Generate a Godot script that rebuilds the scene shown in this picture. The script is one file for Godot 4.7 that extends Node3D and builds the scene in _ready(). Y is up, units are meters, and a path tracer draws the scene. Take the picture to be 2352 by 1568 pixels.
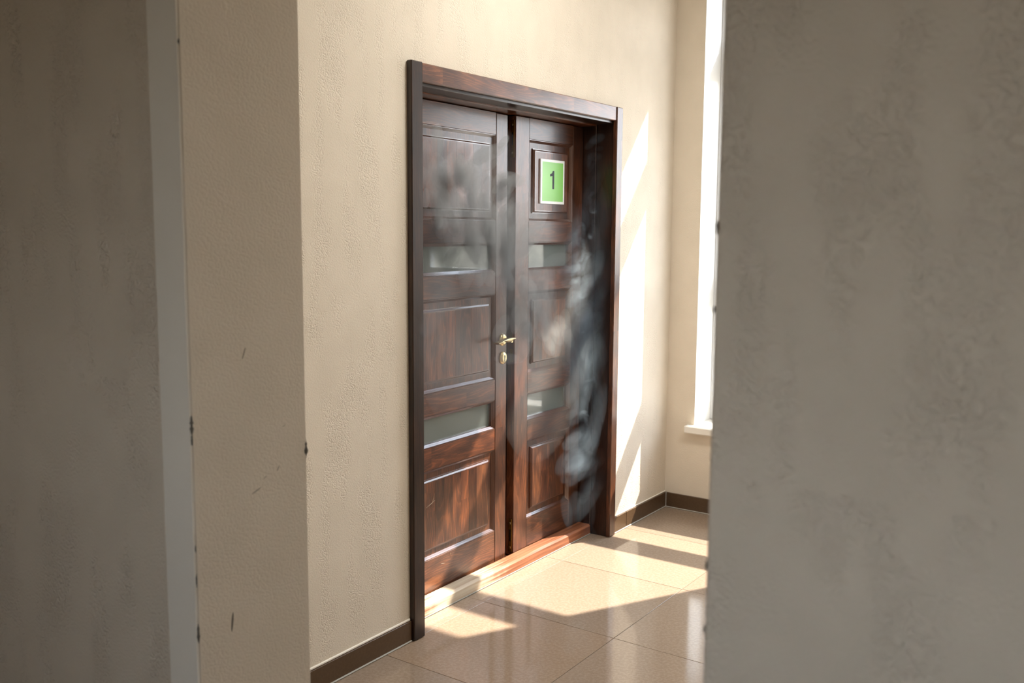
extends Node3D
# A hall seen through a plastered opening: dark double doors, a tall window to the right, smoke before the doors.
# World: x runs along the door wall to the right, z = 0 is the face of the door wall, y is up.

const SUN := Vector3(-1.0, -1.24, -0.537)   # the way the sunlight travels
const WALL_TOP := 3.0
const XA := 0.95                            # near face of the wall with the opening
const XB := 1.2                             # its far face
const ZL := 0.93                            # left side of the opening
const ZR := 1.826                           # right side of the opening
const XW := 4.69                            # face of the window wall
const ZD := -0.158                          # face of the door leaves

var M := {}
var rng := RandomNumberGenerator.new()


func _ready() -> void:
	rng.seed = 7
	make_camera()
	make_light()
	make_materials()
	build_shell()
	build_floor()
	build_skirting()
	build_window()
	build_side_window()
	build_lamps()
	build_frame()
	build_left_leaf()
	build_right_leaf()
	build_sign()
	build_smoke()


# ---------------------------------------------------------------- camera and light
func make_camera() -> void:
	var cam := Camera3D.new()
	cam.name = "camera"
	var yaw := deg_to_rad(55.18522)
	var pitch := deg_to_rad(6.71211)
	var roll := deg_to_rad(0.37959)
	var fwd := Vector3(sin(yaw) * cos(pitch), -sin(pitch), -cos(yaw) * cos(pitch))
	var right := Vector3(cos(yaw), 0, sin(yaw))
	var up := right.cross(fwd)
	var r := right * cos(roll) + up * sin(roll)
	var u := -right * sin(roll) + up * cos(roll)
	cam.transform = Transform3D(Basis(r, u, -fwd), Vector3(0, 1.513, 2.2256))
	var at := CameraAttributesPhysical.new()
	at.frustum_focal_length = 12.0 * 2181.36 / 784.0
	at.frustum_focus_distance = 3.35
	at.frustum_near = 0.05
	at.frustum_far = 100.0
	at.exposure_aperture = 5.0
	cam.attributes = at
	add_child(cam)
	cam.fov = rad_to_deg(2.0 * atan(784.0 / 2181.36))
	cam.current = true


func make_light() -> void:
	var sky := ProceduralSkyMaterial.new()
	sky.sky_top_color = Color(0.78, 0.85, 0.94)
	sky.sky_horizon_color = Color(0.96, 0.965, 0.97)
	sky.sky_curve = 0.25
	sky.ground_bottom_color = Color(0.55, 0.53, 0.5)
	sky.ground_horizon_color = Color(0.66, 0.65, 0.62)
	sky.sky_energy_multiplier = 1.0
	var env := Environment.new()
	env.background_mode = Environment.BG_SKY
	env.sky = Sky.new()
	env.sky.sky_material = sky
	env.background_energy_multiplier = 5.2
	env.tonemap_mode = Environment.TONE_MAPPER_LINEAR
	env.tonemap_exposure = 2.5
	env.sdfgi_enabled = true
	env.ssao_enabled = true
	env.ssil_enabled = true
	env.volumetric_fog_enabled = true
	env.volumetric_fog_density = 0.0
	var we := WorldEnvironment.new()
	we.name = "world_environment"
	we.environment = env
	add_child(we)
	var sun := DirectionalLight3D.new()
	sun.name = "sun"
	sun.light_color = Color(1.0, 0.965, 0.915)
	sun.light_energy = 3.0
	sun.light_angular_distance = 0.6
	sun.shadow_enabled = true
	sun.sky_mode = DirectionalLight3D.SKY_MODE_LIGHT_ONLY
	add_child(sun)
	sun.look_at_from_position(Vector3.ZERO, SUN, Vector3.UP)


# ---------------------------------------------------------------- materials
func mat(c: Color, rough: float, spec := 0.5) -> StandardMaterial3D:
	var m := StandardMaterial3D.new()
	m.albedo_color = c
	m.roughness = rough
	m.metallic_specular = spec
	return m


func noise(kind: int, freq: float, oct: int, sd: int) -> FastNoiseLite:
	var n := FastNoiseLite.new()
	n.noise_type = kind
	n.frequency = freq
	n.fractal_octaves = oct
	n.fractal_type = FastNoiseLite.FRACTAL_FBM if oct > 1 else FastNoiseLite.FRACTAL_NONE
	n.seed = sd
	return n


# seamless value of a noise on a w x h torus, drawn at size s
func grey(n: FastNoiseLite, w: int, h: int) -> PackedByteArray:
	return n.get_seamless_image(w, h, false, false, 0.15).get_data()


func texture(w: int, h: int, f: Callable) -> ImageTexture:
	var bytes := PackedByteArray()
	bytes.resize(w * h * 3)
	for y in h:
		for x in w:
			var c: Color = f.call(x, y)
			var i := (y * w + x) * 3
			bytes[i] = int(clampf(c.r, 0, 1) * 255.0)
			bytes[i + 1] = int(clampf(c.g, 0, 1) * 255.0)
			bytes[i + 2] = int(clampf(c.b, 0, 1) * 255.0)
	return ImageTexture.create_from_image(Image.create_from_data(w, h, false, Image.FORMAT_RGB8, bytes))


func plaster_height(sz: int, coarse: bool) -> ImageTexture:
	# worm-like trowel grooves, gathered in upright streaks
	var worm := noise(FastNoiseLite.TYPE_SIMPLEX, 0.070 if coarse else 0.085, 3, 11)
	var streak := noise(FastNoiseLite.TYPE_SIMPLEX_SMOOTH, 0.014, 2, 23)
	var fine := noise(FastNoiseLite.TYPE_SIMPLEX, 0.16, 2, 31)
	var a := grey(worm, sz, sz)
	var b := grey(streak, sz, sz)
	var c := grey(fine, sz, sz)
	var bytes := PackedByteArray()
	bytes.resize(sz * sz)
	for y in sz:
		for x in sz:
			var v := absf(a[y * sz + x] / 255.0 - 0.5) * 2.0
			var ridge := smoothstep(0.0, 0.28, v)
			var s := b[(y / 5 % sz) * sz + x] / 255.0
			var k := 0.12 + 0.88 * smoothstep(0.36, 0.72, s)
			if not coarse:
				k = 0.35 + 0.3 * k
			var hgt := 0.75 - 0.55 * (1.0 - ridge) * k + 0.16 * (c[y * sz + x] / 255.0 - 0.5)
			bytes[y * sz + x] = int(clampf(hgt, 0, 1) * 255.0)
	return ImageTexture.create_from_image(Image.create_from_data(sz, sz, false, Image.FORMAT_L8, bytes))


func mottle(base: Color, amount: float, n: FastNoiseLite, sz: int) -> ImageTexture:
	var a := grey(n, sz, sz)
	return texture(sz, sz, func(x, y):
		var v := (a[y * sz + x] / 255.0 - 0.5) * 2.0 * amount
		return Color(base.r * (1 + v), base.g * (1 + v), base.b * (1 + v * 1.1)))


func tri(m: StandardMaterial3D, scale: Vector3, world := true, off := Vector3.ZERO) -> StandardMaterial3D:
	m.uv1_triplanar = true
	m.uv1_world_triplanar = world
	m.uv1_scale = scale
	m.uv1_offset = off
	m.uv1_triplanar_sharpness = 8.0
	return m


func wood_image(along: int, across: int, dark: Color, mid: Color, light: Color, upright: bool, sd: int) -> ImageTexture:
	var warp := noise(FastNoiseLite.TYPE_SIMPLEX_SMOOTH, 0.006, 2, sd)
	var broad := noise(FastNoiseLite.TYPE_SIMPLEX_SMOOTH, 0.012, 2, sd + 5)
	var fib := noise(FastNoiseLite.TYPE_SIMPLEX, 0.22, 2, sd + 9)
	var aw := grey(warp, along, across)
	var ab := grey(broad, along, across)
	var af := grey(fib, along, across)
	var w := across if upright else along
	var h := along if upright else across
	return texture(w, h, func(x, y):
		var u: int = y if upright else x
		var v: int = x if upright else y
		var wa := aw[v * along + (u / 6)] / 255.0
		var br := ab[v * along + (u / 3)] / 255.0
		var fb := af[v * along + (u / 24)] / 255.0
		var t := float(v) / across
		var rings := fposmod(t * 22.0 + wa * 7.0, 1.0)
		var line := smoothstep(0.45, 0.85, rings) * (1.0 - smoothstep(0.93, 1.0, rings))
		var k := clampf(line * (0.3 + 0.75 * br) + (fb - 0.5) * 0.9, 0, 1)
		var c := dark.lerp(mid, clampf(br * 1.3 - 0.15 + (fb - 0.5) * 0.4, 0, 1))
		return c.lerp(light, k * 0.42))


func make_materials() -> void:
	var grain := plaster_height(1024, true)
	var calm := plaster_height(1024, false)
	var cream := Color(0.86, 0.815, 0.745)
	var wallc := mottle(cream, 0.015, noise(FastNoiseLite.TYPE_SIMPLEX_SMOOTH, 0.012, 3, 3), 512)
	var p := tri(mat(Color.WHITE, 0.85, 0.3), Vector3(0.8, 0.8, 0.8))
	p.albedo_texture = wallc
	p.heightmap_enabled = true
	p.heightmap_texture = grain
	p.heightmap_scale = 0.20
	M.plaster = p
	var pn: StandardMaterial3D = p.duplicate()
	pn.heightmap_scale = 0.36
	M.plaster_near = pn
	var q: StandardMaterial3D = p.duplicate()
	q.heightmap_texture = calm
	q.heightmap_scale = 0.12
	M.plaster_calm = q
	var s := tri(mat(Color(0.95, 0.925, 0.875), 0.8, 0.3), Vector3(0.8, 0.8, 0.8))
	s.heightmap_enabled = true
	s.heightmap_texture = calm
	s.heightmap_scale = 0.04
	M.smooth = s
	M.ceiling = mat(Color(0.9, 0.89, 0.87), 0.9, 0.2)
	M.chip = mat(Color(0.42, 0.40, 0.37), 0.95, 0.2)
	M.scuff = mat(Color(0.62, 0.58, 0.52), 0.9, 0.2)
	# floor tiles: polished stoneware, brown beige
	var n1 := grey(noise(FastNoiseLite.TYPE_SIMPLEX_SMOOTH, 0.035, 5, 51), 1024, 1024)
	var n2 := grey(noise(FastNoiseLite.TYPE_SIMPLEX, 0.15, 3, 57), 1024, 1024)
	var tile_img := texture(1024, 1024, func(x, y):
		var a := n1[y * 1024 + x] / 255.0
		var b := n2[y * 1024 + x] / 255.0
		var c := Color(0.595, 0.515, 0.44).lerp(Color(0.635, 0.56, 0.485), smoothstep(0.25, 0.8, a))
		return c.lerp(Color(0.72, 0.65, 0.57), 0.25 * smoothstep(0.62, 0.82, b)).lerp(Color(0.49, 0.405, 0.335), 0.3 * smoothstep(0.62, 0.85, 1.0 - b)))
	M.tile = []
	for i in 4:
		var t := tri(mat([Color(1, 1, 1), Color(0.97, 0.97, 0.97), Color(0.99, 0.975, 0.96), Color(0.96, 0.965, 0.97)][i], 0.09, 0.45), Vector3(1.7, 1.7, 1.7), true, Vector3(0.31 * i, 0.17 * i, 0.53 * i))
		t.albedo_texture = tile_img
		M.tile.append(t)
	var sk := tri(mat(Color(0.56, 0.50, 0.43), 0.3, 0.5), Vector3(1.7, 1.7, 1.7))
	sk.albedo_texture = tile_img
	M.skirt = sk
	M.grout = mat(Color(0.30, 0.275, 0.25), 0.9, 0.2)
	M.caulk = mat(Color(0.66, 0.645, 0.61), 0.8, 0.3)
	# wood: dark stained and lacquered pine
	var dk := Color(0.27, 0.165, 0.118)
	var md := Color(0.43, 0.268, 0.178)
	var lt := Color(0.69, 0.42, 0.24)
	var up := wood_image(1024, 512, dk, md, lt, true, 71)
	var lv := wood_image(1024, 512, dk, md, lt, false, 83)
	M.wood_v = []
	M.wood_h = []
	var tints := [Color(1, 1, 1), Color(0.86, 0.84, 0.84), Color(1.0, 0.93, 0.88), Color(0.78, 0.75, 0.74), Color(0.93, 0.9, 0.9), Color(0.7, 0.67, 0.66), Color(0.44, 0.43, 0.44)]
	for i in 7:
		for k in 2:
			var w := tri(mat(tints[i], 0.36, 0.44), Vector3(1.1, 1.1, 1.1) if k else Vector3(2.2, 1.1, 2.2), false, Vector3(0.37 * i, 0.29 * i, 0.13 * i))
			if k:
				w.uv1_scale = Vector3(1.1, 2.2, 1.1)
			w.albedo_texture = lv if k else up
			w.clearcoat_enabled = true
			w.clearcoat = 0.42
			w.clearcoat_roughness = 0.2
			(M.wood_h if k else M.wood_v).append(w)
	var mo := mat(Color(0.33, 0.195, 0.13), 0.3, 0.5)
	mo.clearcoat_enabled = true
	mo.clearcoat = 1.0
	mo.clearcoat_roughness = 0.12
	M.mould = mo
	var wn := grey(noise(FastNoiseLite.TYPE_SIMPLEX, 0.02, 4, 97), 1024, 128)
	var worn := texture(1024, 128, func(x, y):
		var g := wn[(y % 128) * 1024 + x] / 255.0
		var f := wn[(y * 5 % 128) * 1024 + x / 8] / 255.0
		var c := Color(0.47, 0.28, 0.19).lerp(Color(0.68, 0.45, 0.32), f)
		var u: float = x / 1024.0 * 1.4286 + 2.6
		var pale: float = smoothstep(0.36, 0.12, absf(u - 2.99) - 0.14 * (f - 0.5) - 0.05 * (g - 0.5))
		return c.lerp(Color(0.80, 0.75, 0.66), clampf(pale * (0.75 + 0.4 * f), 0, 1)))
	var th := tri(mat(Color.WHITE, 0.5, 0.35), Vector3(0.7, 4.0, 4.0), false, Vector3(-2.6 * 0.7, 0, 0))
	th.albedo_texture = worn
	M.worn = th
	var br := mat(Color(0.90, 0.82, 0.63), 0.28)
	br.metallic = 1.0
	M.brass = br
	var ob := mat(Color(0.55, 0.43, 0.20), 0.4)
	ob.metallic = 1.0
	M.old_brass = ob
	M.steel = mat(Color(0.62, 0.58, 0.50), 0.35)
	M.steel.metallic = 1.0
	M.black = mat(Color(0.03, 0.028, 0.025), 0.7, 0.3)
	var g := mat(Color(0.80, 0.86, 0.83, 0.14), 0.02)
	g.transparency = BaseMaterial3D.TRANSPARENCY_ALPHA
	M.glass = g
	M.pvc = mat(Color(0.93, 0.93, 0.93), 0.3, 0.5)
	M.sill = mat(Color(0.90, 0.885, 0.85), 0.35, 0.5)
	M.green = mat(Color(0.50, 0.78, 0.33), 0.3, 0.5)
	M.signwhite = mat(Color(0.93, 0.93, 0.92), 0.3, 0.5)
	M.ink = mat(Color(0.17, 0.19, 0.21), 0.5, 0.4)


# ---------------------------------------------------------------- mesh helpers
func begin() -> SurfaceTool:
	var st := SurfaceTool.new()
	st.begin(Mesh.PRIMITIVE_TRIANGLES)
	return st


func tri3(st: SurfaceTool, a: Vector3, b: Vector3, c: Vector3, n: Vector3) -> void:
	var g := (b - a).cross(c - a)
	if g.length_squared() < 1e-16:
		return
	var k := g.normalized()
	if k.dot(n) < 0:
		k = -k
	else:
		var t := b
		b = c
		c = t
	for v in [a, b, c]:
		st.set_normal(k)
		st.add_vertex(v)


func quad(st: SurfaceTool, a: Vector3, b: Vector3, c: Vector3, d: Vector3, n: Vector3) -> void:
	tri3(st, a, b, c, n)
	tri3(st, a, c, d, n)


# a box with chamfered edges
func cbox(st: SurfaceTool, lo: Vector3, hi: Vector3, e := 0.0) -> void:
	e = minf(e, 0.45 * minf(hi.x - lo.x, minf(hi.y - lo.y, hi.z - lo.z)))
	var c := (lo + hi) / 2
	var h := (hi - lo) / 2
	for ax in 3:
		var b := (ax + 1) % 3
		var d := (ax + 2) % 3
		for s in [-1.0, 1.0]:
			var pts := []
			for k in [[-1, -1], [1, -1], [1, 1], [-1, 1]]:
				var v := Vector3.ZERO
				v[ax] = s * h[ax]
				v[b] = k[0] * (h[b] - e)
				v[d] = k[1] * (h[d] - e)
				pts.append(c + v)
			var n := Vector3.ZERO
			n[ax] = s
			quad(st, pts[0], pts[1], pts[2], pts[3], n)
	if e <= 0.0:
		return
	for ax in 3:
		var b := (ax + 1) % 3
		var d := (ax + 2) % 3
		for s in [-1.0, 1.0]:
			for t in [-1.0, 1.0]:
				var pts := []
				for k in [[-1, 0], [1, 0], [1, 1], [-1, 1]]:
					var v := Vector3.ZERO
					v[ax] = k[0] * (h[ax] - e)
					v[b] = s * (h[b] - (e if k[1] else 0.0))
					v[d] = t * (h[d] - (0.0 if k[1] else e))
					pts.append(c + v)
				var n := Vector3.ZERO
				n[b] = s
				n[d] = t
				quad(st, pts[0], pts[1], pts[2], pts[3], n)
	for sx in [-1.0, 1.0]:
		for sy in [-1.0, 1.0]:
			for sz in [-1.0, 1.0]:
				var s := Vector3(sx, sy, sz)
				tri3(st, c + s * Vector3(h.x, h.y - e, h.z - e), c + s * Vector3(h.x - e, h.y, h.z - e), c + s * Vector3(h.x - e, h.y - e, h.z), s)


# a mitred frame round a rectangle in the xy plane; profile points are (inwards, z)
func ring(st: SurfaceTool, r: Rect2, profile: Array) -> void:
	for i in profile.size() - 1:
		var p: Vector2 = profile[i]
		var q: Vector2 = profile[i + 1]
		var a := r.grow(-p.x)
		var b := r.grow(-q.x)
		var pa := [a.position, Vector2(a.end.x, a.position.y), a.end, Vector2(a.position.x, a.end.y)]
		var pb := [b.position, Vector2(b.end.x, b.position.y), b.end, Vector2(b.position.x, b.end.y)]
		for k in 4:
			var l := (k + 1) % 4
			var inward: Vector2 = [Vector2(0, 1), Vector2(-1, 0), Vector2(0, -1), Vector2(1, 0)][k]
			var dz := q.y - p.y
			var n := Vector3(inward.x * -dz, inward.y * -dz, q.x - p.x)
			quad(st, Vector3(pa[k].x, pa[k].y, p.y), Vector3(pa[l].x, pa[l].y, p.y), Vector3(pb[l].x, pb[l].y, q.y), Vector3(pb[k].x, pb[k].y, q.y), n)


# rings of points joined into a skin with smooth normals
func loft(st: SurfaceTool, rings: Array, caps := true) -> void:
	st.set_smooth_group(0)
	for i in rings.size() - 1:
		var a: Array = rings[i]
		var b: Array = rings[i + 1]
		var m := a.size()
		for k in m:
			var l := (k + 1) % m
			for v in [a[k], b[l], a[l], a[k], b[k], b[l]]:
				st.add_vertex(v)
	if caps:
		for e in [0, rings.size() - 1]:
			st.set_smooth_group(-1)
			var a: Array = rings[e]
			var c := Vector3.ZERO
			for v in a:
				c += v
			c /= a.size()
			for k in a.size():
				var l := (k + 1) % a.size()
				for v in ([c, a[k], a[l]] if e == 0 else [c, a[l], a[k]]):
					st.add_vertex(v)


# a straight-sided plate: an outline in the xy plane pulled from z0 to z1
func plate(st: SurfaceTool, outline: PackedVector2Array, z0: float, z1: float) -> void:
	var idx := Geometry2D.triangulate_polygon(outline)
	for i in range(0, idx.size(), 3):
		for z in [z0, z1]:
			tri3(st, Vector3(outline[idx[i]].x, outline[idx[i]].y, z), Vector3(outline[idx[i + 1]].x, outline[idx[i + 1]].y, z), Vector3(outline[idx[i + 2]].x, outline[idx[i + 2]].y, z), Vector3(0, 0, 1 if z == maxf(z0, z1) else -1))
	var turn := -1.0 if Geometry2D.is_polygon_clockwise(outline) else 1.0
	for i in outline.size():
		var a := outline[i]
		var b := outline[(i + 1) % outline.size()]
		var n := Vector3((b - a).y, -(b - a).x, 0) * turn
		quad(st, Vector3(a.x, a.y, z0), Vector3(b.x, b.y, z0), Vector3(b.x, b.y, z1), Vector3(a.x, a.y, z1), n)


func obj(called: String, st: SurfaceTool, m: Material, parent: Node = self, at := Vector3.ZERO) -> MeshInstance3D:
	var o := MeshInstance3D.new()
	o.name = called
	o.mesh = st.commit() if st else null
	o.material_override = m
	o.position = at
	parent.add_child(o, true)
	number(o, called)
	return o


# a name that is taken gets _001, _002 ...
func number(o: Node, called: String) -> void:
	var k := 0
	var nm := called
	while o.get_parent().get_node_or_null(nm) != null and o.get_parent().get_node(nm) != o:
		k += 1
		nm = "%s_%03d" % [called, k]
	o.name = nm


func box(called: String, lo: Vector3, hi: Vector3, m: Material, parent: Node = self, e := 0.0015) -> MeshInstance3D:
	var st := begin()
	cbox(st, lo, hi, e)
	return obj(called, st, m, parent)


func thing(called: String, label: String, category: String, kind := "", at := Vector3.ZERO) -> Node3D:
	var o := Node3D.new()
	o.name = called
	o.position = at
	add_child(o, true)
	tag(o, label, category, kind)
	return o


func tag(o: Node, label: String, category: String, kind := "", group := "") -> void:
	o.set_meta("label", label)
	o.set_meta("category", category)
	if kind:
		o.set_meta("kind", kind)
	if group:
		o.set_meta("group", group)


func shell(called: String, boxes: Array, m: Material, label: String, category: String, e := 0.0) -> MeshInstance3D:
	var st := begin()
	for b in boxes:
		cbox(st, b[0], b[1], e)
	var o := obj(called, st, m)
	tag(o, label, category, "structure")
	return o


func V(x: float, y: float, z: float) -> Vector3:
	return Vector3(x, y, z)


# ---------------------------------------------------------------- room shell
func build_shell() -> void:
	shell("wall_front", [
		[V(-1.2, -0.2, -0.25), V(2.61, WALL_TOP, 0)], [V(4.055, -0.2, -0.25), V(XW, WALL_TOP, 0)], [V(2.61, 2.05, -0.25), V(4.055, WALL_TOP, 0)]],
		M.plaster, "cream wall of rough streaked plaster around the dark double doors", "wall")
	shell("wall_back", [
		[V(XW, -0.2, -2.7), V(4.95, WALL_TOP, 0.162)], [V(XW, -0.2, 1.40), V(4.95, WALL_TOP, 4.2)],
		[V(XW, -0.2, 0.162), V(4.95, 0.440, 1.40)], [V(XW, 2.90, 0.162), V(4.95, WALL_TOP, 1.40)]],
		M.plaster_calm, "tan plaster wall beyond the doors that holds the bright window", "wall")
	var left := shell("wall_left", [[V(XA, -0.2, 0.0), V(XB, WALL_TOP, ZL)]], M.plaster_calm, "shaded plaster wall end at left with a pale smooth corner strip", "wall", 0.003)
	# the rough near face, and the pale smooth band along the corner
	var st := begin()
	cbox(st, V(XA - 0.003, 0, 0.02), V(XA + 0.01, WALL_TOP, 0.853), 0.001)
	obj("rough_face", st, M.plaster_near, left)
	st = begin()
	cbox(st, V(XA - 0.0022, 0, 0.853), V(XA + 0.01, WALL_TOP, ZL - 0.002), 0.0008)
	obj("corner_strip", st, M.smooth, left).set_meta("label", "pale smooth plaster strip along the corner")
	var right := shell("wall_right", [[V(XA, -0.2, ZR), V(XB, WALL_TOP, 4.0)]], M.plaster_near, "grey beige rough plaster wall filling the right of the view, nearest of all", "wall", 0.004)
	shell("wall_top", [[V(XA, 2.25, ZL), V(XB, WALL_TOP, ZR)]], M.plaster, "plaster lintel above the opening in the near wall", "wall")
	shell("wall_behind", [[V(-1.2, -0.2, 4.0), V(4.95, WALL_TOP, 4.2)]], M.plaster_calm, "plaster wall behind the viewpoint closing the hall", "wall")
	shell("wall_side", [
		[V(-1.2, -0.2, -2.7), V(-1.0, WALL_TOP, 1.70)], [V(-1.2, -0.2, 2.45), V(-1.0, WALL_TOP, 4.2)],
		[V(-1.2, -0.2, 1.70), V(-1.0, 1.1, 2.45)], [V(-1.2, 2.0, 1.70), V(-1.0, WALL_TOP, 2.45)]],
		M.plaster_calm, "plaster wall of the near room with a window in it", "wall")
	shell("wall_far", [[V(-1.2, -0.2, -2.9), V(4.95, WALL_TOP, -2.7)]], M.plaster_calm, "far wall of the closed room beyond the double doors", "wall")
	shell("ceiling", [[V(-1.2, WALL_TOP, -2.9), V(4.95, WALL_TOP + 0.2, 4.2)]], M.ceiling, "white ceiling over the hall", "ceiling")
	# chipped plaster on the two corners and scuffs on the faces
	for c in [[V(XA, 1.192, ZL), 0.017, 0.0045], [V(XA, 1.168, ZL), 0.009, 0.003], [V(XA, 0.838, ZL), 0.017, 0.0042], [V(XA, 1.80, ZL), 0.005, 0.002], [V(XA, 0.93, ZL), 0.012, 0.0016], [V(XA, 0.985, ZL), 0.007, 0.0016]]:
		chip(left, c[0], c[1], c[2])
	chip(left, V(XB - 0.0042, 1.107, ZL), 0.022, 0.0055)
	for c in [[1.02, 0.835, 0.017, 0.1], [1.145, 1.16, 0.004, 1.2], [1.10, 1.075, 0.004, 1.0], [1.13, 1.085, 0.005, 0.5], [1.06, 1.30, 0.01, 0.35], [1.08, 1.055, 0.012, 1.2]]:
		scuff(left, c[0], c[1], c[2], c[3])
	for c in [[V(XA, 1.148, ZR), 0.006, 0.0018], [V(XA, 1.517, ZR), 0.008, 0.002], [V(XA, 1.43, ZR), 0.004, 0.0015], [V(XA, 1.075, ZR), 0.006, 0.0015]]:
		chip(right, c[0], c[1], c[2])


func chip(parent: Node, at: Vector3, half: float, wide: float) -> void:
	# a knocked-off piece of the corner: a sunk irregular scar, its rim slightly proud of the paint
	var rings := []
	var n := 12
	for i in n:
		var t := float(i) / (n - 1)
		var w := wide * (sin(t * PI) * 0.7 + 0.15) * rng.randf_range(0.45, 1.2)
		var y := lerpf(-half, half, t)
		var c := at + V(wide * 0.35, y, (-wide if at.z < 1.0 else wide) * 0.35)
		var r := []
		for k in 8:
			var a := TAU * k / 8.0
			r.append(c + V(cos(a) * w, rng.randf_range(-0.2, 0.2) * half / n, sin(a) * w))
		rings.append(r)
	var st := begin()
	loft(st, rings)
	st.generate_normals()
	obj("plaster_chip", st, M.chip, parent)


func scuff(parent: Node, x: float, y: float, half: float, lean: float) -> void:
	var st := begin()
	var o := PackedVector2Array()
	var d := Vector2(sin(lean), cos(lean))
	var s := Vector2(d.y, -d.x)
	for k in [[-1, 0], [-0.5, 0.12], [0.2, 0.16], [0.8, 0.1], [1, 0], [0.6, -0.1], [-0.2, -0.13], [-0.7, -0.08]]:
		o.append(Vector2(x, y) + d * half * k[0] + s * (half * 0.6 + 0.001) * k[1])
	plate(st, o, ZL - 0.002, ZL + 0.0006)
	obj("scuff_mark", st, M.chip if half > 0.012 else M.scuff, parent)


# ---------------------------------------------------------------- floor
func build_floor() -> void:
	var bed := shell("floor", [[V(-1.2, -0.25, -2.9), V(4.95, -0.0015, 4.2)]], M.grout, "polished brown beige stone tile floor with thin joints", "floor")
	var size := 0.598
	var meshes := []
	var st := begin()
	cbox(st, V(-size / 2, -0.012, -size / 2), V(size / 2, 0.0, size / 2), 0.0008)
	var full := st.commit()
	for i in range(0, 7):
		for k in range(0, 7):
			var x0 := 1.209 + 0.6 * i
			var z0 := 0.005 + 0.6 * k
			if i == 0 and k != 1 and k != 2:
				continue
			var x1 := minf(x0 + 0.6, XW)
			var z1 := minf(z0 + 0.6, 4.0)
			var o := MeshInstance3D.new()
			o.name = "floor_tile"
			if x1 - x0 > 0.599 and z1 - z0 > 0.599:
				o.mesh = full
			else:
				var s2 := begin()
				cbox(s2, V(-(x1 - x0) / 2 + 0.0007, -0.012, -(z1 - z0) / 2 + 0.0007), V((x1 - x0) / 2 - 0.0007, 0, (z1 - z0) / 2 - 0.0007), 0.0008)
				o.mesh = s2.commit()
			o.material_override = M.tile[(i * 3 + k * 5 + i * k) % 4]
			o.position = V((x0 + x1) / 2, 0, (z0 + z1) / 2)
			bed.add_child(o, true)
			number(o, "floor_tile")
	# the cut strip of tile in the doorway, in two lengths
	for x in [[2.62, 3.0085], [3.0095, 3.6085], [3.6095, 4.03]]:
		box("threshold_tile", V(x[0], -0.012, -0.083), V(x[1], 0, 0.0045), M.tile[0], bed, 0.0008)
	# near room: tiles that the frame does not show, one field
	box("near_floor", V(-1.0, -0.012, 0), V(1.2085, 0, 4.0), M.tile[1], bed, 0.0)
	box("beyond_floor", V(-1.0, -0.012, -2.7), V(XW, 0, -0.25), M.tile[1], bed, 0.0)


func build_skirting() -> void:
	var f := thing("baseboard_front", "brown stone tile skirting along the foot of the door wall", "skirting", "structure")
	for x in [[XB, 1.35], [1.352, 1.95], [1.952, 2.5485]]:
		box("skirting_tile", V(x[0], 0.004, 0), V(x[1], 0.079, 0.011), M.skirt, f, 0.0015)
	for x in [[4.0825, 4.2205], [4.2235, XW - 0.012]]:
		box("skirting_tile", V(x[0], 0.004, 0), V(x[1], 0.083, 0.012), M.skirt, f, 0.0015)
	var st := begin()
	cbox(st, V(XB, 0, 0.0), V(2.549, 0.0062, 0.0155), 0.003)
	cbox(st, V(4.0825, 0, 0.0), V(XW - 0.012, 0.006, 0.016), 0.003)
	obj("joint_sealant", st, M.caulk, f)
	st = begin()
	cbox(st, V(XB, 0.078, 0.0), V(2.5485, 0.088, 0.0065), 0.003)
	cbox(st, V(4.0825, 0.082, 0.0), V(XW, 0.089, 0.005), 0.003)
	obj("top_filler", st, M.smooth, f)
	var b := thing("baseboard_back", "brown stone tile skirting below the window at the far corner", "skirting", "structure")
	for z in [[0.016, 0.60], [0.602, 1.2], [1.202, 1.8], [1.802, 2.4], [2.402, 3.0], [3.002, 4.0]]:
		box("skirting_tile", V(XW - 0.012, 0.004, z[0]), V(XW, 0.082, z[1]), M.skirt, b, 0.0015)
	st = begin()
	cbox(st, V(XW - 0.016, 0, 0.012), V(XW, 0.006, 4.0), 0.003)
	cbox(st, V(XW - 0.014, 0.004, 0.0115), V(XW, 0.084, 0.0155), 0.001)
	obj("joint_sealant", st, M.caulk, b)


# ---------------------------------------------------------------- windows
func build_window() -> void:
	tall_window(thing("window_1", "tall white framed window beyond the doors, glaring with sunlight", "window", "structure"))


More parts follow.
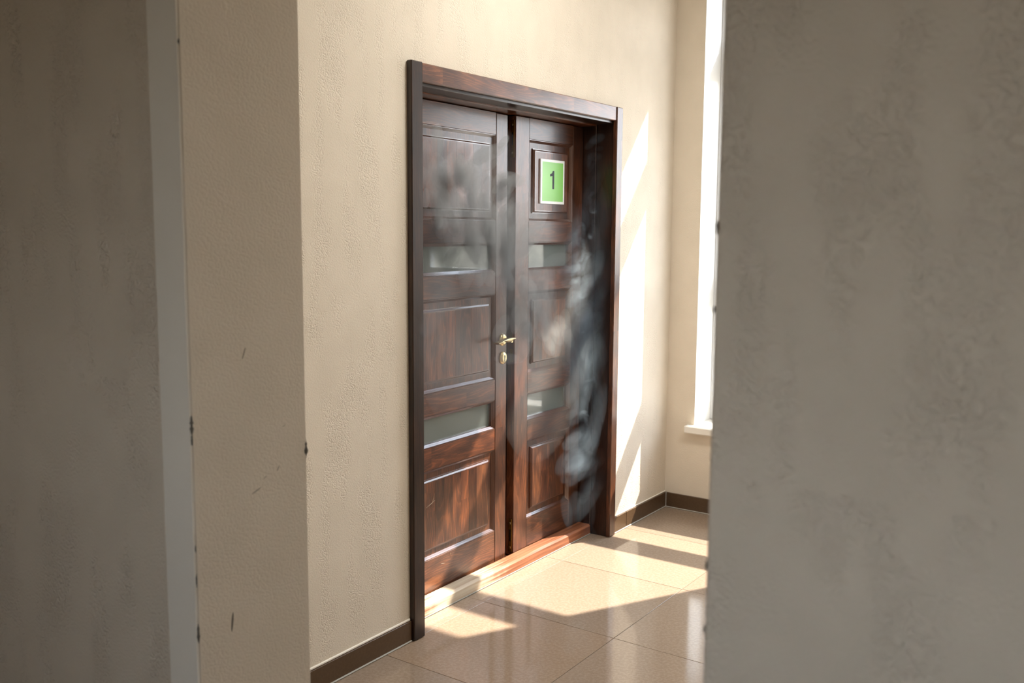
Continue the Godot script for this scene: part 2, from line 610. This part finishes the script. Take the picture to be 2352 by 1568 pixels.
func tall_window(w: Node3D) -> void:
	box("window_sill", V(4.645, 0.433, 0.122), V(4.93, 0.475, 1.44), M.sill, w, 0.006)
	# white plaster reveals
	var st := begin()
	cbox(st, V(XW + 0.001, 0.475, 0.158), V(4.93, 2.90, 0.164), 0.0)
	cbox(st, V(XW + 0.001, 0.475, 1.398), V(4.93, 2.90, 1.404), 0.0)
	cbox(st, V(XW + 0.001, 2.895, 0.164), V(4.93, 2.905, 1.398), 0.0)
	obj("reveal", st, M.signwhite, w)
	# frame: jambs, head, foot and two crossbars
	var x0 := 4.897
	var x1 := 4.945
	box("jamb", V(x0, 0.475, 0.164), V(x1, 2.90, 0.186), M.pvc, w, 0.004)
	box("jamb", V(x0, 0.475, 1.352), V(x1, 2.90, 1.398), M.pvc, w, 0.004)
	box("crossbar", V(x0, 0.475, 0.186), V(x1, 0.60, 1.352), M.pvc, w, 0.004)
	box("crossbar", V(x0, 1.10, 0.186), V(x1, 1.265, 1.352), M.pvc, w, 0.004)
	box("crossbar", V(x0, 2.305, 0.186), V(x1, 2.50, 1.352), M.pvc, w, 0.004)
	box("crossbar", V(x0, 2.80, 0.186), V(x1, 2.90, 1.352), M.pvc, w, 0.004)
	for y in [[0.60, 1.10], [1.265, 2.305], [2.50, 2.80]]:
		box("pane", V(4.918, y[0], 0.186), V(4.922, y[1], 1.352), M.glass, w, 0.0)


func build_side_window() -> void:
	var w := thing("window_2", "white framed window of the near room, behind the viewpoint", "window", "structure")
	var x0 := -1.16
	var x1 := -1.09
	for z in [[1.70, 1.75], [2.40, 2.45]]:
		box("jamb", V(x0, 1.1, z[0]), V(x1, 2.0, z[1]), M.pvc, w, 0.004)
	for y in [[1.1, 1.15], [1.95, 2.0]]:
		box("crossbar", V(x0, y[0], 1.75), V(x1, y[1], 2.40), M.pvc, w, 0.004)
	box("pane", V(-1.127, 1.15, 1.75), V(-1.123, 1.95, 2.40), M.glass, w, 0.0)


func build_lamps() -> void:
	lamp("flat square white ceiling light above the double doors, over the top of the picture", V(3.0, WALL_TOP, 0.8), 0.65)
	lamp("flat square white ceiling light in the middle of the hall, farther from the doors", V(3.1, WALL_TOP, 1.9), 1.05)


func lamp(label: String, at: Vector3, energy: float) -> void:
	var l := thing("ceiling_light", label, "lamp", "", at)
	number(l, "ceiling_light")
	l.set_meta("group", "ceiling lights of the hall")
	box("frame", V(-0.31, -0.03, -0.31), V(0.31, -0.0005, 0.31), M.pvc, l, 0.004)
	var glow := mat(Color(0.95, 0.95, 0.93), 0.5)
	glow.emission_enabled = true
	glow.emission = Color(1, 0.98, 0.95)
	glow.emission_energy_multiplier = 0.8
	box("diffuser", V(-0.29, -0.033, -0.29), V(0.29, -0.025, 0.29), glow, l, 0.0)
	var a := AreaLight3D.new()
	a.name = "lamp_light"
	a.area_size = Vector2(0.58, 0.58)
	a.light_color = Color(1, 0.995, 0.98)
	a.light_energy = energy
	a.shadow_enabled = true
	a.set("area_range", 12.0)
	a.set("area_attenuation", 2.0)
	a.position = V(0, -0.036, 0)
	a.rotation.x = -PI / 2
	l.add_child(a)


# ---------------------------------------------------------------- the doors
func build_frame() -> void:
	var f := thing("trim_1", "dark brown wooden door casing and jambs around the double doors", "door frame", "structure")
	# casing posts and head
	box("casing_post", V(2.5505, 0.002, 0), V(2.6115, 2.0915, 0.0235), M.wood_v[6], f, 0.003)
	box("casing_post", V(4.0235, 0.002, 0), V(4.0795, 2.0895, 0.0235), M.wood_v[3], f, 0.003)
	box("casing_head", V(2.6125, 2.025, 0), V(4.0215, 2.0905, 0.0185), M.wood_h[0], f, 0.003)
	# lining boards between wall face and frame, their front edges just behind the casing
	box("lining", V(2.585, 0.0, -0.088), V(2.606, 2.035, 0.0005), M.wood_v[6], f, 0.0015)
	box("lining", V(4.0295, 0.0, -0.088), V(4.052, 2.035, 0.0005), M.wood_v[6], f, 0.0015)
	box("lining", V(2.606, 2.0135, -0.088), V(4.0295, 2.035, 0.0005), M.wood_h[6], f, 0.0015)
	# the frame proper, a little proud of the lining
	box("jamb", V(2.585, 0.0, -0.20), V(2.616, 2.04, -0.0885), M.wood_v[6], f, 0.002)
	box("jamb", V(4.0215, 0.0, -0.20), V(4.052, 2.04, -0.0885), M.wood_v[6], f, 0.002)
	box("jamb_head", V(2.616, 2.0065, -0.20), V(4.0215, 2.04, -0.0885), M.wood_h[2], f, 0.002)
	# worn threshold
	var t := thing("trim_2", "worn reddish wooden threshold under the double doors, bleached at left", "threshold", "structure")
	var st := begin()
	var n := 48
	for i in n:
		var xa := lerpf(2.617, 4.0205, float(i) / n)
		var xb := lerpf(2.617, 4.0205, float(i + 1) / n)
		var za := -0.0865 - thr_wear(xa)
		var zb := -0.0865 - thr_wear(xb)
		quad(st, V(xa, 0, -0.086), V(xb, 0, -0.086), V(xb, 0.041, zb * 0.5 - 0.043), V(xa, 0.041, za * 0.5 - 0.043), V(0, 0, 1))
		quad(st, V(xa, 0.041, za * 0.5 - 0.043), V(xb, 0.041, zb * 0.5 - 0.043), V(xb, 0.0505, zb - 0.006), V(xa, 0.0505, za - 0.006), V(0, 1, 1))
		quad(st, V(xa, 0.0505, za - 0.006), V(xb, 0.0505, zb - 0.006), V(xb, 0.0495, -0.1545), V(xa, 0.0495, -0.1545), V(0, 1, 0))
		quad(st, V(xa, 0.0495, -0.1545), V(xb, 0.0495, -0.1545), V(xb, 0.028, -0.1545), V(xa, 0.028, -0.1545), V(0, 0, -1))
		quad(st, V(xa, 0.028, -0.1545), V(xb, 0.028, -0.1545), V(xb, 0.028, -0.24), V(xa, 0.028, -0.24), V(0, 1, 0))
	obj("sill_board", st, M.worn, t)
	st = begin()
	cbox(st, V(2.617, 0, -0.0858), V(4.0205, 0.0055, -0.0825), 0.002)
	obj("joint_sealant", st, M.caulk, t)


func thr_wear(x: float) -> float:
	return 0.004 * (0.5 + 0.5 * sin(x * 9.0)) + 0.003 * (0.5 + 0.5 * sin(x * 23.0 + 1.0)) + (0.006 if x < 2.9 else 0.0)


const MOULD := [Vector2(0, 0), Vector2(0.0012, -0.002), Vector2(0.003, -0.002), Vector2(0.0036, -0.0032), Vector2(0.0088, -0.0072), Vector2(0.0092, -0.0084), Vector2(0.0130, -0.0112), Vector2(0.0135, -0.0125), Vector2(0.0135, -0.024)]
const RAISED := [Vector2(0, -0.0135), Vector2(0, -0.0075), Vector2(0.003, -0.0075), Vector2(0.0035, -0.0055), Vector2(0.0085, -0.0025), Vector2(0.009, -0.0005), Vector2(0.0125, -0.0005)]
# heights of the rails' flat faces
const RAILS := [[0.036, 0.184], [0.554, 0.645], [0.774, 0.865], [1.237, 1.330], [1.458, 1.550], [1.912, 2.003]]


func build_leaf(d: Node3D, w: float, xs0: float, xs1: float, tones: Array) -> void:
	# stiles 0..xs0 and xs1..w, rails between them, face at z = 0
	var depth := 0.042
	box("stile", V(0, 0.036, -depth), V(xs0, 2.003, 0), M.wood_v[tones[0]], d, 0.002)
	box("stile", V(xs1, 0.036, -depth), V(w, 2.003, 0), M.wood_v[tones[1]], d, 0.004)
	for i in RAILS.size():
		box("rail", V(xs0 + 0.0008, RAILS[i][0], -depth + 0.0005), V(xs1 - 0.0008, RAILS[i][1], -0.0004), M.wood_h[(tones[2] + i * 2) % 5], d, 0.0008)
	var glazed := [false, true, false, true, false]
	for i in 5:
		var y0: float = RAILS[i][1]
		var y1: float = RAILS[i + 1][0]
		var r := Rect2(xs0, y0, xs1 - xs0, y1 - y0)
		var st := begin()
		ring(st, r, MOULD)
		obj("moulding", st, M.mould, d)
		if glazed[i]:
			st = begin()
			cbox(st, V(xs0 + 0.003, y0 + 0.003, -0.0265), V(xs1 - 0.003, y1 - 0.003, -0.0225), 0.0)
			obj("glass_pane", st, M.glass, d)
			continue
		var p := Node3D.new()
		p.name = "panel"
		d.add_child(p, true)
		number(p, "panel")
		box("margin_board", V(xs0 + 0.003, y0 + 0.003, -0.032), V(xs1 - 0.003, y1 - 0.003, -0.0125), M.wood_v[tones[1]], p, 0.0)
		var inner := r.grow_individual(-0.0385, -0.0375, -0.0385, -0.0385)
		st = begin()
		ring(st, inner, RAISED)
		obj("raised_edge", st, M.mould, p)
		var field := inner.grow(-0.0125)
		var n := 8 if field.size.x > 0.4 else 4
		var x := field.position.x
		for k in n:
			var bw := field.size.x / n
			if k < n - 1:
				bw *= rng.randf_range(0.85, 1.15)
			else:
				bw = field.end.x - x
			box("stave", V(x + 0.0001, field.position.y, -0.02), V(x + bw - 0.0001, field.end.y, -0.0006 - 0.0001 * (k % 2)), M.wood_v[[0, 2, 3, 1, 4, 2, 5, 0][(k + i * 3) % 8]], p, 0.0002)
			x += bw


func build_left_leaf() -> void:
	var d := thing("door_1", "left leaf of the dark brown panelled double doors with a brass lever handle", "door", "structure", V(2.637, 0, ZD + 0.001))
	d.rotation.y = deg_to_rad(1.1)
	build_leaf(d, 0.770, 0.098, 0.6815, [1, 1, 0])
	var h := Node3D.new()
	h.name = "door_handle"
	d.add_child(h, true)
	h.position = V(0.735, 1.034, 0)
	h.set_meta("label", "brass lever handle")
	var st := begin()
	dome(st, 0.0265, 0.0275, 0.013)
	obj("rosette", st, M.brass, h)
	# neck and blade: sections swept from the rosette out and back towards the hinge side
	st = begin()
	var path := [[V(0, 0, 0.008), 0.0100, 0.0100], [V(0, 0, 0.030), 0.0085, 0.0085], [V(0.001, 0.0005, 0.046), 0.0085, 0.0095], [V(-0.003, 0.001, 0.054), 0.0085, 0.0105]]
	var rings := []
	for p in path:
		rings.append(oval(p[0], V(1, 0, 0), V(0, 1, 0), p[1], p[2]))
	loft(st, rings)
	st.generate_normals()
	obj("neck", st, M.brass, h)
	st = begin()
	rings = []
	# blade: broad and thin, arched over its length, its underside deepest near the neck
	for i in 15:
		var t := i / 14.0
		var x := lerpf(0.017, -0.112, t)
		var y := 0.008 - 0.012 * t * t + 0.003 * sin(t * PI)
		var half_y := lerpf(0.0035, 0.0055, smoothstep(0, 0.3, t)) * (1.0 - 0.2 * t)
		var drop := 0.011 * smoothstep(0.0, 0.25, t) * (1.0 - smoothstep(0.3, 0.75, t))
		var half_z := 0.007 + 0.0075 * smoothstep(0.1, 0.9, t)
		var zc := 0.054 - 0.006 * t
		var r := []
		for k in 16:
			var a := TAU * k / 16.0
			var yy := sin(a) * half_y
			if yy < 0:
				yy -= drop * -sin(a)
			r.append(V(x, y + yy, zc + cos(a) * half_z))
		rings.append(r)
	loft(st, rings)
	st.generate_normals()
	obj("lever", st, M.brass, h)
	var e := Node3D.new()
	e.name = "keyhole_cover"
	d.add_child(e, true)
	e.position = V(0.738, 0.9535, 0)
	st = begin()
	dome(st, 0.0255, 0.0285, 0.012)
	obj("escutcheon", st, M.brass, e)
	st = begin()
	var o := PackedVector2Array()
	for k in 13:
		var a := lerpf(-0.25 * PI, 1.25 * PI, k / 12.0)
		o.append(Vector2(cos(a) * 0.0065, 0.0065 + sin(a) * 0.0065))
	o.append(Vector2(-0.0038, -0.016))
	o.append(Vector2(0.0038, -0.016))
	plate(st, o, 0.0, 0.0128)
	obj("lock_cylinder", st, M.steel, e)
	st = begin()
	cbox(st, V(-0.001, 0.002, 0.012), V(0.001, 0.010, 0.0134), 0.0)
	obj("keyway", st, M.black, e)
	# scratches on the lowest panel and stile
	for s in [[0.23, 0.415, 0.030, 1.25], [0.245, 0.43, 0.03, 0.35], [0.135, 0.365, 0.018, 1.5], [0.70, 0.742, 0.012, 1.3], [0.712, 0.735, 0.009, 0.4], [0.735, 0.47, 0.014, -0.3], [0.12, 0.965, 0.03, 0.6], [0.56, 0.175, 0.012, 1.2], [0.31, 0.145, 0.015, 1.8], [0.36, 0.17, 0.012, 0.0]]:
		st = begin()
		var dir := Vector2(sin(s[3]), cos(s[3]))
		var side := Vector2(dir.y, -dir.x)
		var c := Vector2(s[0], s[1])
		plate(st, PackedVector2Array([c - dir * s[2], c + side * 0.0011, c + dir * s[2], c - side * 0.0009]), -0.001, 0.0004)
		obj("scratch", st, M.worn, d)


func oval(c: Vector3, u: Vector3, v: Vector3, a: float, b: float) -> Array:
	var r := []
	for k in 20:
		var t := TAU * k / 20.0
		r.append(c + u * cos(t) * a + v * sin(t) * b)
	return r


func dome(st: SurfaceTool, rx: float, ry: float, high: float) -> void:
	var rings := []
	for p in [[1.0, 0.0], [1.0, 0.18], [0.97, 0.4], [0.9, 0.66], [0.78, 0.86], [0.6, 0.96], [0.35, 1.0], [0.05, 1.0]]:
		rings.append(oval(V(0, 0, high * p[1]), V(1, 0, 0), V(0, 1, 0), rx * p[0], ry * p[0]))
	loft(st, rings)
	st.generate_normals()


func build_right_leaf() -> void:
	var d := thing("door_2", "right leaf of the dark brown panelled double doors with the green number sign", "door", "structure", V(3.4475, 0, ZD))
	build_leaf(d, 0.5715, 0.106, 0.478, [4, 3, 1])
	# rebate lip that closes the gap behind the left leaf, with flush bolts let into the edge
	box("rebate_lip", V(-0.055, 0.036, -0.075), V(0.02, 2.003, -0.0465), M.wood_v[5], d, 0.001)
	for y in [[0.052, 0.205], [1.825, 1.985]]:
		var b := Node3D.new()
		b.name = "flush_bolt"
		d.add_child(b, true)
		number(b, "flush_bolt")
		box("bolt_plate", V(-0.0022, y[0], -0.026), V(0.001, y[1], -0.008), M.old_brass, b, 0.0008)
		for k in 3:
			var yy := lerpf(y[0] + 0.02, y[1] - 0.02, k / 2.0)
			box("bolt_slot" if k == 1 else "screw_head", V(-0.0030, yy - (0.028 if k == 1 else 0.004), -0.0205), V(0.0, yy + (0.028 if k == 1 else 0.004), -0.0135), M.black if k == 1 else M.brass, b, 0.0006)
	for y in [[1.03, 1.062], [0.925, 0.985]]:
		box("strike_plate", V(-0.0020, y[0], -0.024), V(0.001, y[1], -0.010), M.old_brass, d, 0.0006)


func build_sign() -> void:
	var s := thing("door_sign", "square green sign with a dark number 1 and white border on the right door leaf", "sign", "", V(3.7385, 1.7318, ZD - 0.0008))
	var st := begin()
	cbox(st, V(-0.1015, -0.1005, 0), V(0.1015, 0.1005, 0.0075), 0.0012)
	obj("border", st, M.signwhite, s)
	st = begin()
	cbox(st, V(-0.0885, -0.0885, 0.006), V(0.0885, 0.0885, 0.0079), 0.0002)
	obj("face", st, M.green, s)
	st = begin()
	var o := PackedVector2Array()
	for p in [[-0.0040, -0.0320], [0.0105, -0.0320], [0.0105, 0.0500], [-0.0020, 0.0500], [-0.0045, 0.0440], [-0.0100, 0.0385], [-0.0240, 0.0350], [-0.0240, 0.0240], [-0.0040, 0.0270]]:
		o.append(Vector2(p[0], p[1]))
	plate(st, o, 0.0075, 0.0083)
	obj("numeral", st, M.ink, s)


# ---------------------------------------------------------------- smoke
func build_smoke() -> void:
	var s := thing("smoke_cloud", "pale drifting smoke curling in front of the dark double doors", "smoke", "stuff")
	var fm := {}
	var sr := RandomNumberGenerator.new()
	sr.seed = 41
	# middle, spread, how many, smallest and largest half-size, optical depth through the middle, tint
	var banks := [
		[V(2.85, 1.68, -0.02), V(0.12, 0.075, 0.025), 46, 0.012, 0.034, 0.400, 0],
		[V(2.91, 1.54, -0.02), V(0.13, 0.055, 0.025), 24, 0.012, 0.034, 0.300, 0],
		[V(3.04, 1.43, -0.02), V(0.10, 0.06, 0.025), 28, 0.012, 0.036, 0.300, 0],
		[V(3.17, 1.68, -0.03), V(0.018, 0.09, 0.01), 12, 0.012, 0.026, 0.400, 0],
		[V(3.20, 1.42, -0.03), V(0.035, 0.12, 0.02), 18, 0.014, 0.036, 0.320, 0],
		[V(3.29, 1.20, -0.03), V(0.05, 0.10, 0.02), 16, 0.014, 0.036, 0.300, 0],
		[V(3.40, 1.30, -0.04), V(0.09, 0.14, 0.02), 12, 0.03, 0.06, 0.181, 0],
		[V(3.54, 1.12, -0.05), V(0.09, 0.09, 0.02), 22, 0.014, 0.04, 0.130, 0],
		[V(3.80, 1.40, -0.06), V(0.04, 0.12, 0.012), 44, 0.0078, 0.0275, 0.050, 1],
		[V(3.84, 1.12, -0.06), V(0.075, 0.15, 0.012), 50, 0.0117, 0.0375, 0.050, 1],
		[V(3.91, 0.85, -0.06), V(0.085, 0.20, 0.012), 56, 0.0182, 0.0625, 0.042, 1],
		[V(3.88, 0.44, -0.06), V(0.075, 0.11, 0.012), 46, 0.0117, 0.0438, 0.050, 1],
		[V(3.96, 1.05, -0.04), V(0.05, 0.34, 0.012), 26, 0.0390, 0.0750, 0.042, 1],
		[V(3.94, 1.74, -0.05), V(0.03, 0.12, 0.012), 14, 0.0078, 0.0225, 0.025, 1],
		[V(2.62, 1.05, 0.05), V(0.02, 0.28, 0.01), 7, 0.0390, 0.0625, 0.021, 1],
	]
	for b in banks:
		for i in b[2]:
			var r := sr.randf_range(b[3], b[4])
			var at: Vector3 = b[0] + V(sr.randfn(0, 1) * b[1].x, sr.randfn(0, 1) * b[1].y, sr.randfn(0, 1) * b[1].z)
			# streaks follow a slowly turning drift
			var lean := 0.45 + 0.75 * sin(at.y * 8.0 + at.x * 6.0) + sr.randfn(0, 0.3)
			puff(s, at, V(r, r * sr.randf_range(2.0, 4.2), minf(r * 1.4, 0.035)), lean, b[5] * sr.randf_range(0.4, 1.4), b[6], fm)
	# broad thin haze
	for h in [[V(3.02, 1.32, -0.02), V(0.42, 0.62, 0.06), 0.2, 0.34], [V(3.52, 1.10, -0.04), V(0.40, 0.62, 0.06), 0.1, 0.26]]:
		puff(s, h[0], h[1], h[2], h[3], 0, fm)
	# curling wisps at the edge of the smoke: thin streaks strung along open, wandering arcs
	for w in [[V(3.81, 1.47, -0.045), 0.050, 1.0, 0.3], [V(3.83, 1.40, -0.05), 0.045, -0.9, 2.0], [V(3.79, 1.33, -0.05), 0.06, 0.8, 4.0], [V(3.91, 1.50, -0.045), 0.035, -0.9, 1.0], [V(3.84, 1.24, -0.05), 0.06, -0.8, 0.6], [V(3.86, 1.07, -0.05), 0.05, 1.0, 3.0], [V(3.82, 1.17, -0.05), 0.055, -0.8, 5.0], [V(3.93, 1.62, -0.045), 0.04, 0.9, 2.2], [V(3.89, 1.30, -0.045), 0.07, 0.7, 1.2], [V(3.86, 0.55, -0.045), 0.07, -0.7, 1.9], [V(3.91, 0.72, -0.045), 0.08, 0.6, 0.2]]:
		var n := 11
		for i in n:
			var t := float(i) / (n - 1)
			var a: float = w[3] + w[2] * TAU * 0.6 * t
			var rad: float = w[1] * (1.3 - 0.7 * t) * sr.randf_range(0.92, 1.08)
			var at: Vector3 = w[0] + V(cos(a) * rad * 0.7, sin(a) * rad + 0.02 * (1 - t), sr.randf_range(-0.006, 0.006))
			puff(s, at, V(sr.randf_range(0.005, 0.011), w[1] * 0.42, 0.010), -a, 0.035 * sr.randf_range(0.5, 1.5), 1, fm)


# an ellipsoid of thin smoke; half sizes, lean about z, optical depth through its middle towards the viewer
func puff(parent: Node3D, at: Vector3, half: Vector3, lean: float, depth: float, tint: int, made: Dictionary) -> void:
	var density := snappedf(depth / (half.x + half.z), 0.05)
	var key := "%d %.2f" % [tint, density]
	if not made.has(key):
		var m := FogMaterial.new()
		m.albedo = [Color(0.99, 0.98, 0.95), Color(0.86, 0.93, 0.97)][tint]
		m.density = density
		made[key] = m
	var f := FogVolume.new()
	f.name = "smoke_puff"
	f.shape = RenderingServer.FOG_VOLUME_SHAPE_ELLIPSOID
	f.size = half * 2.0
	f.material = made[key]
	f.position = at
	f.rotation.z = -lean
	f.set_meta("kind", "stuff")
	parent.add_child(f, true)
	number(f, "smoke_puff")
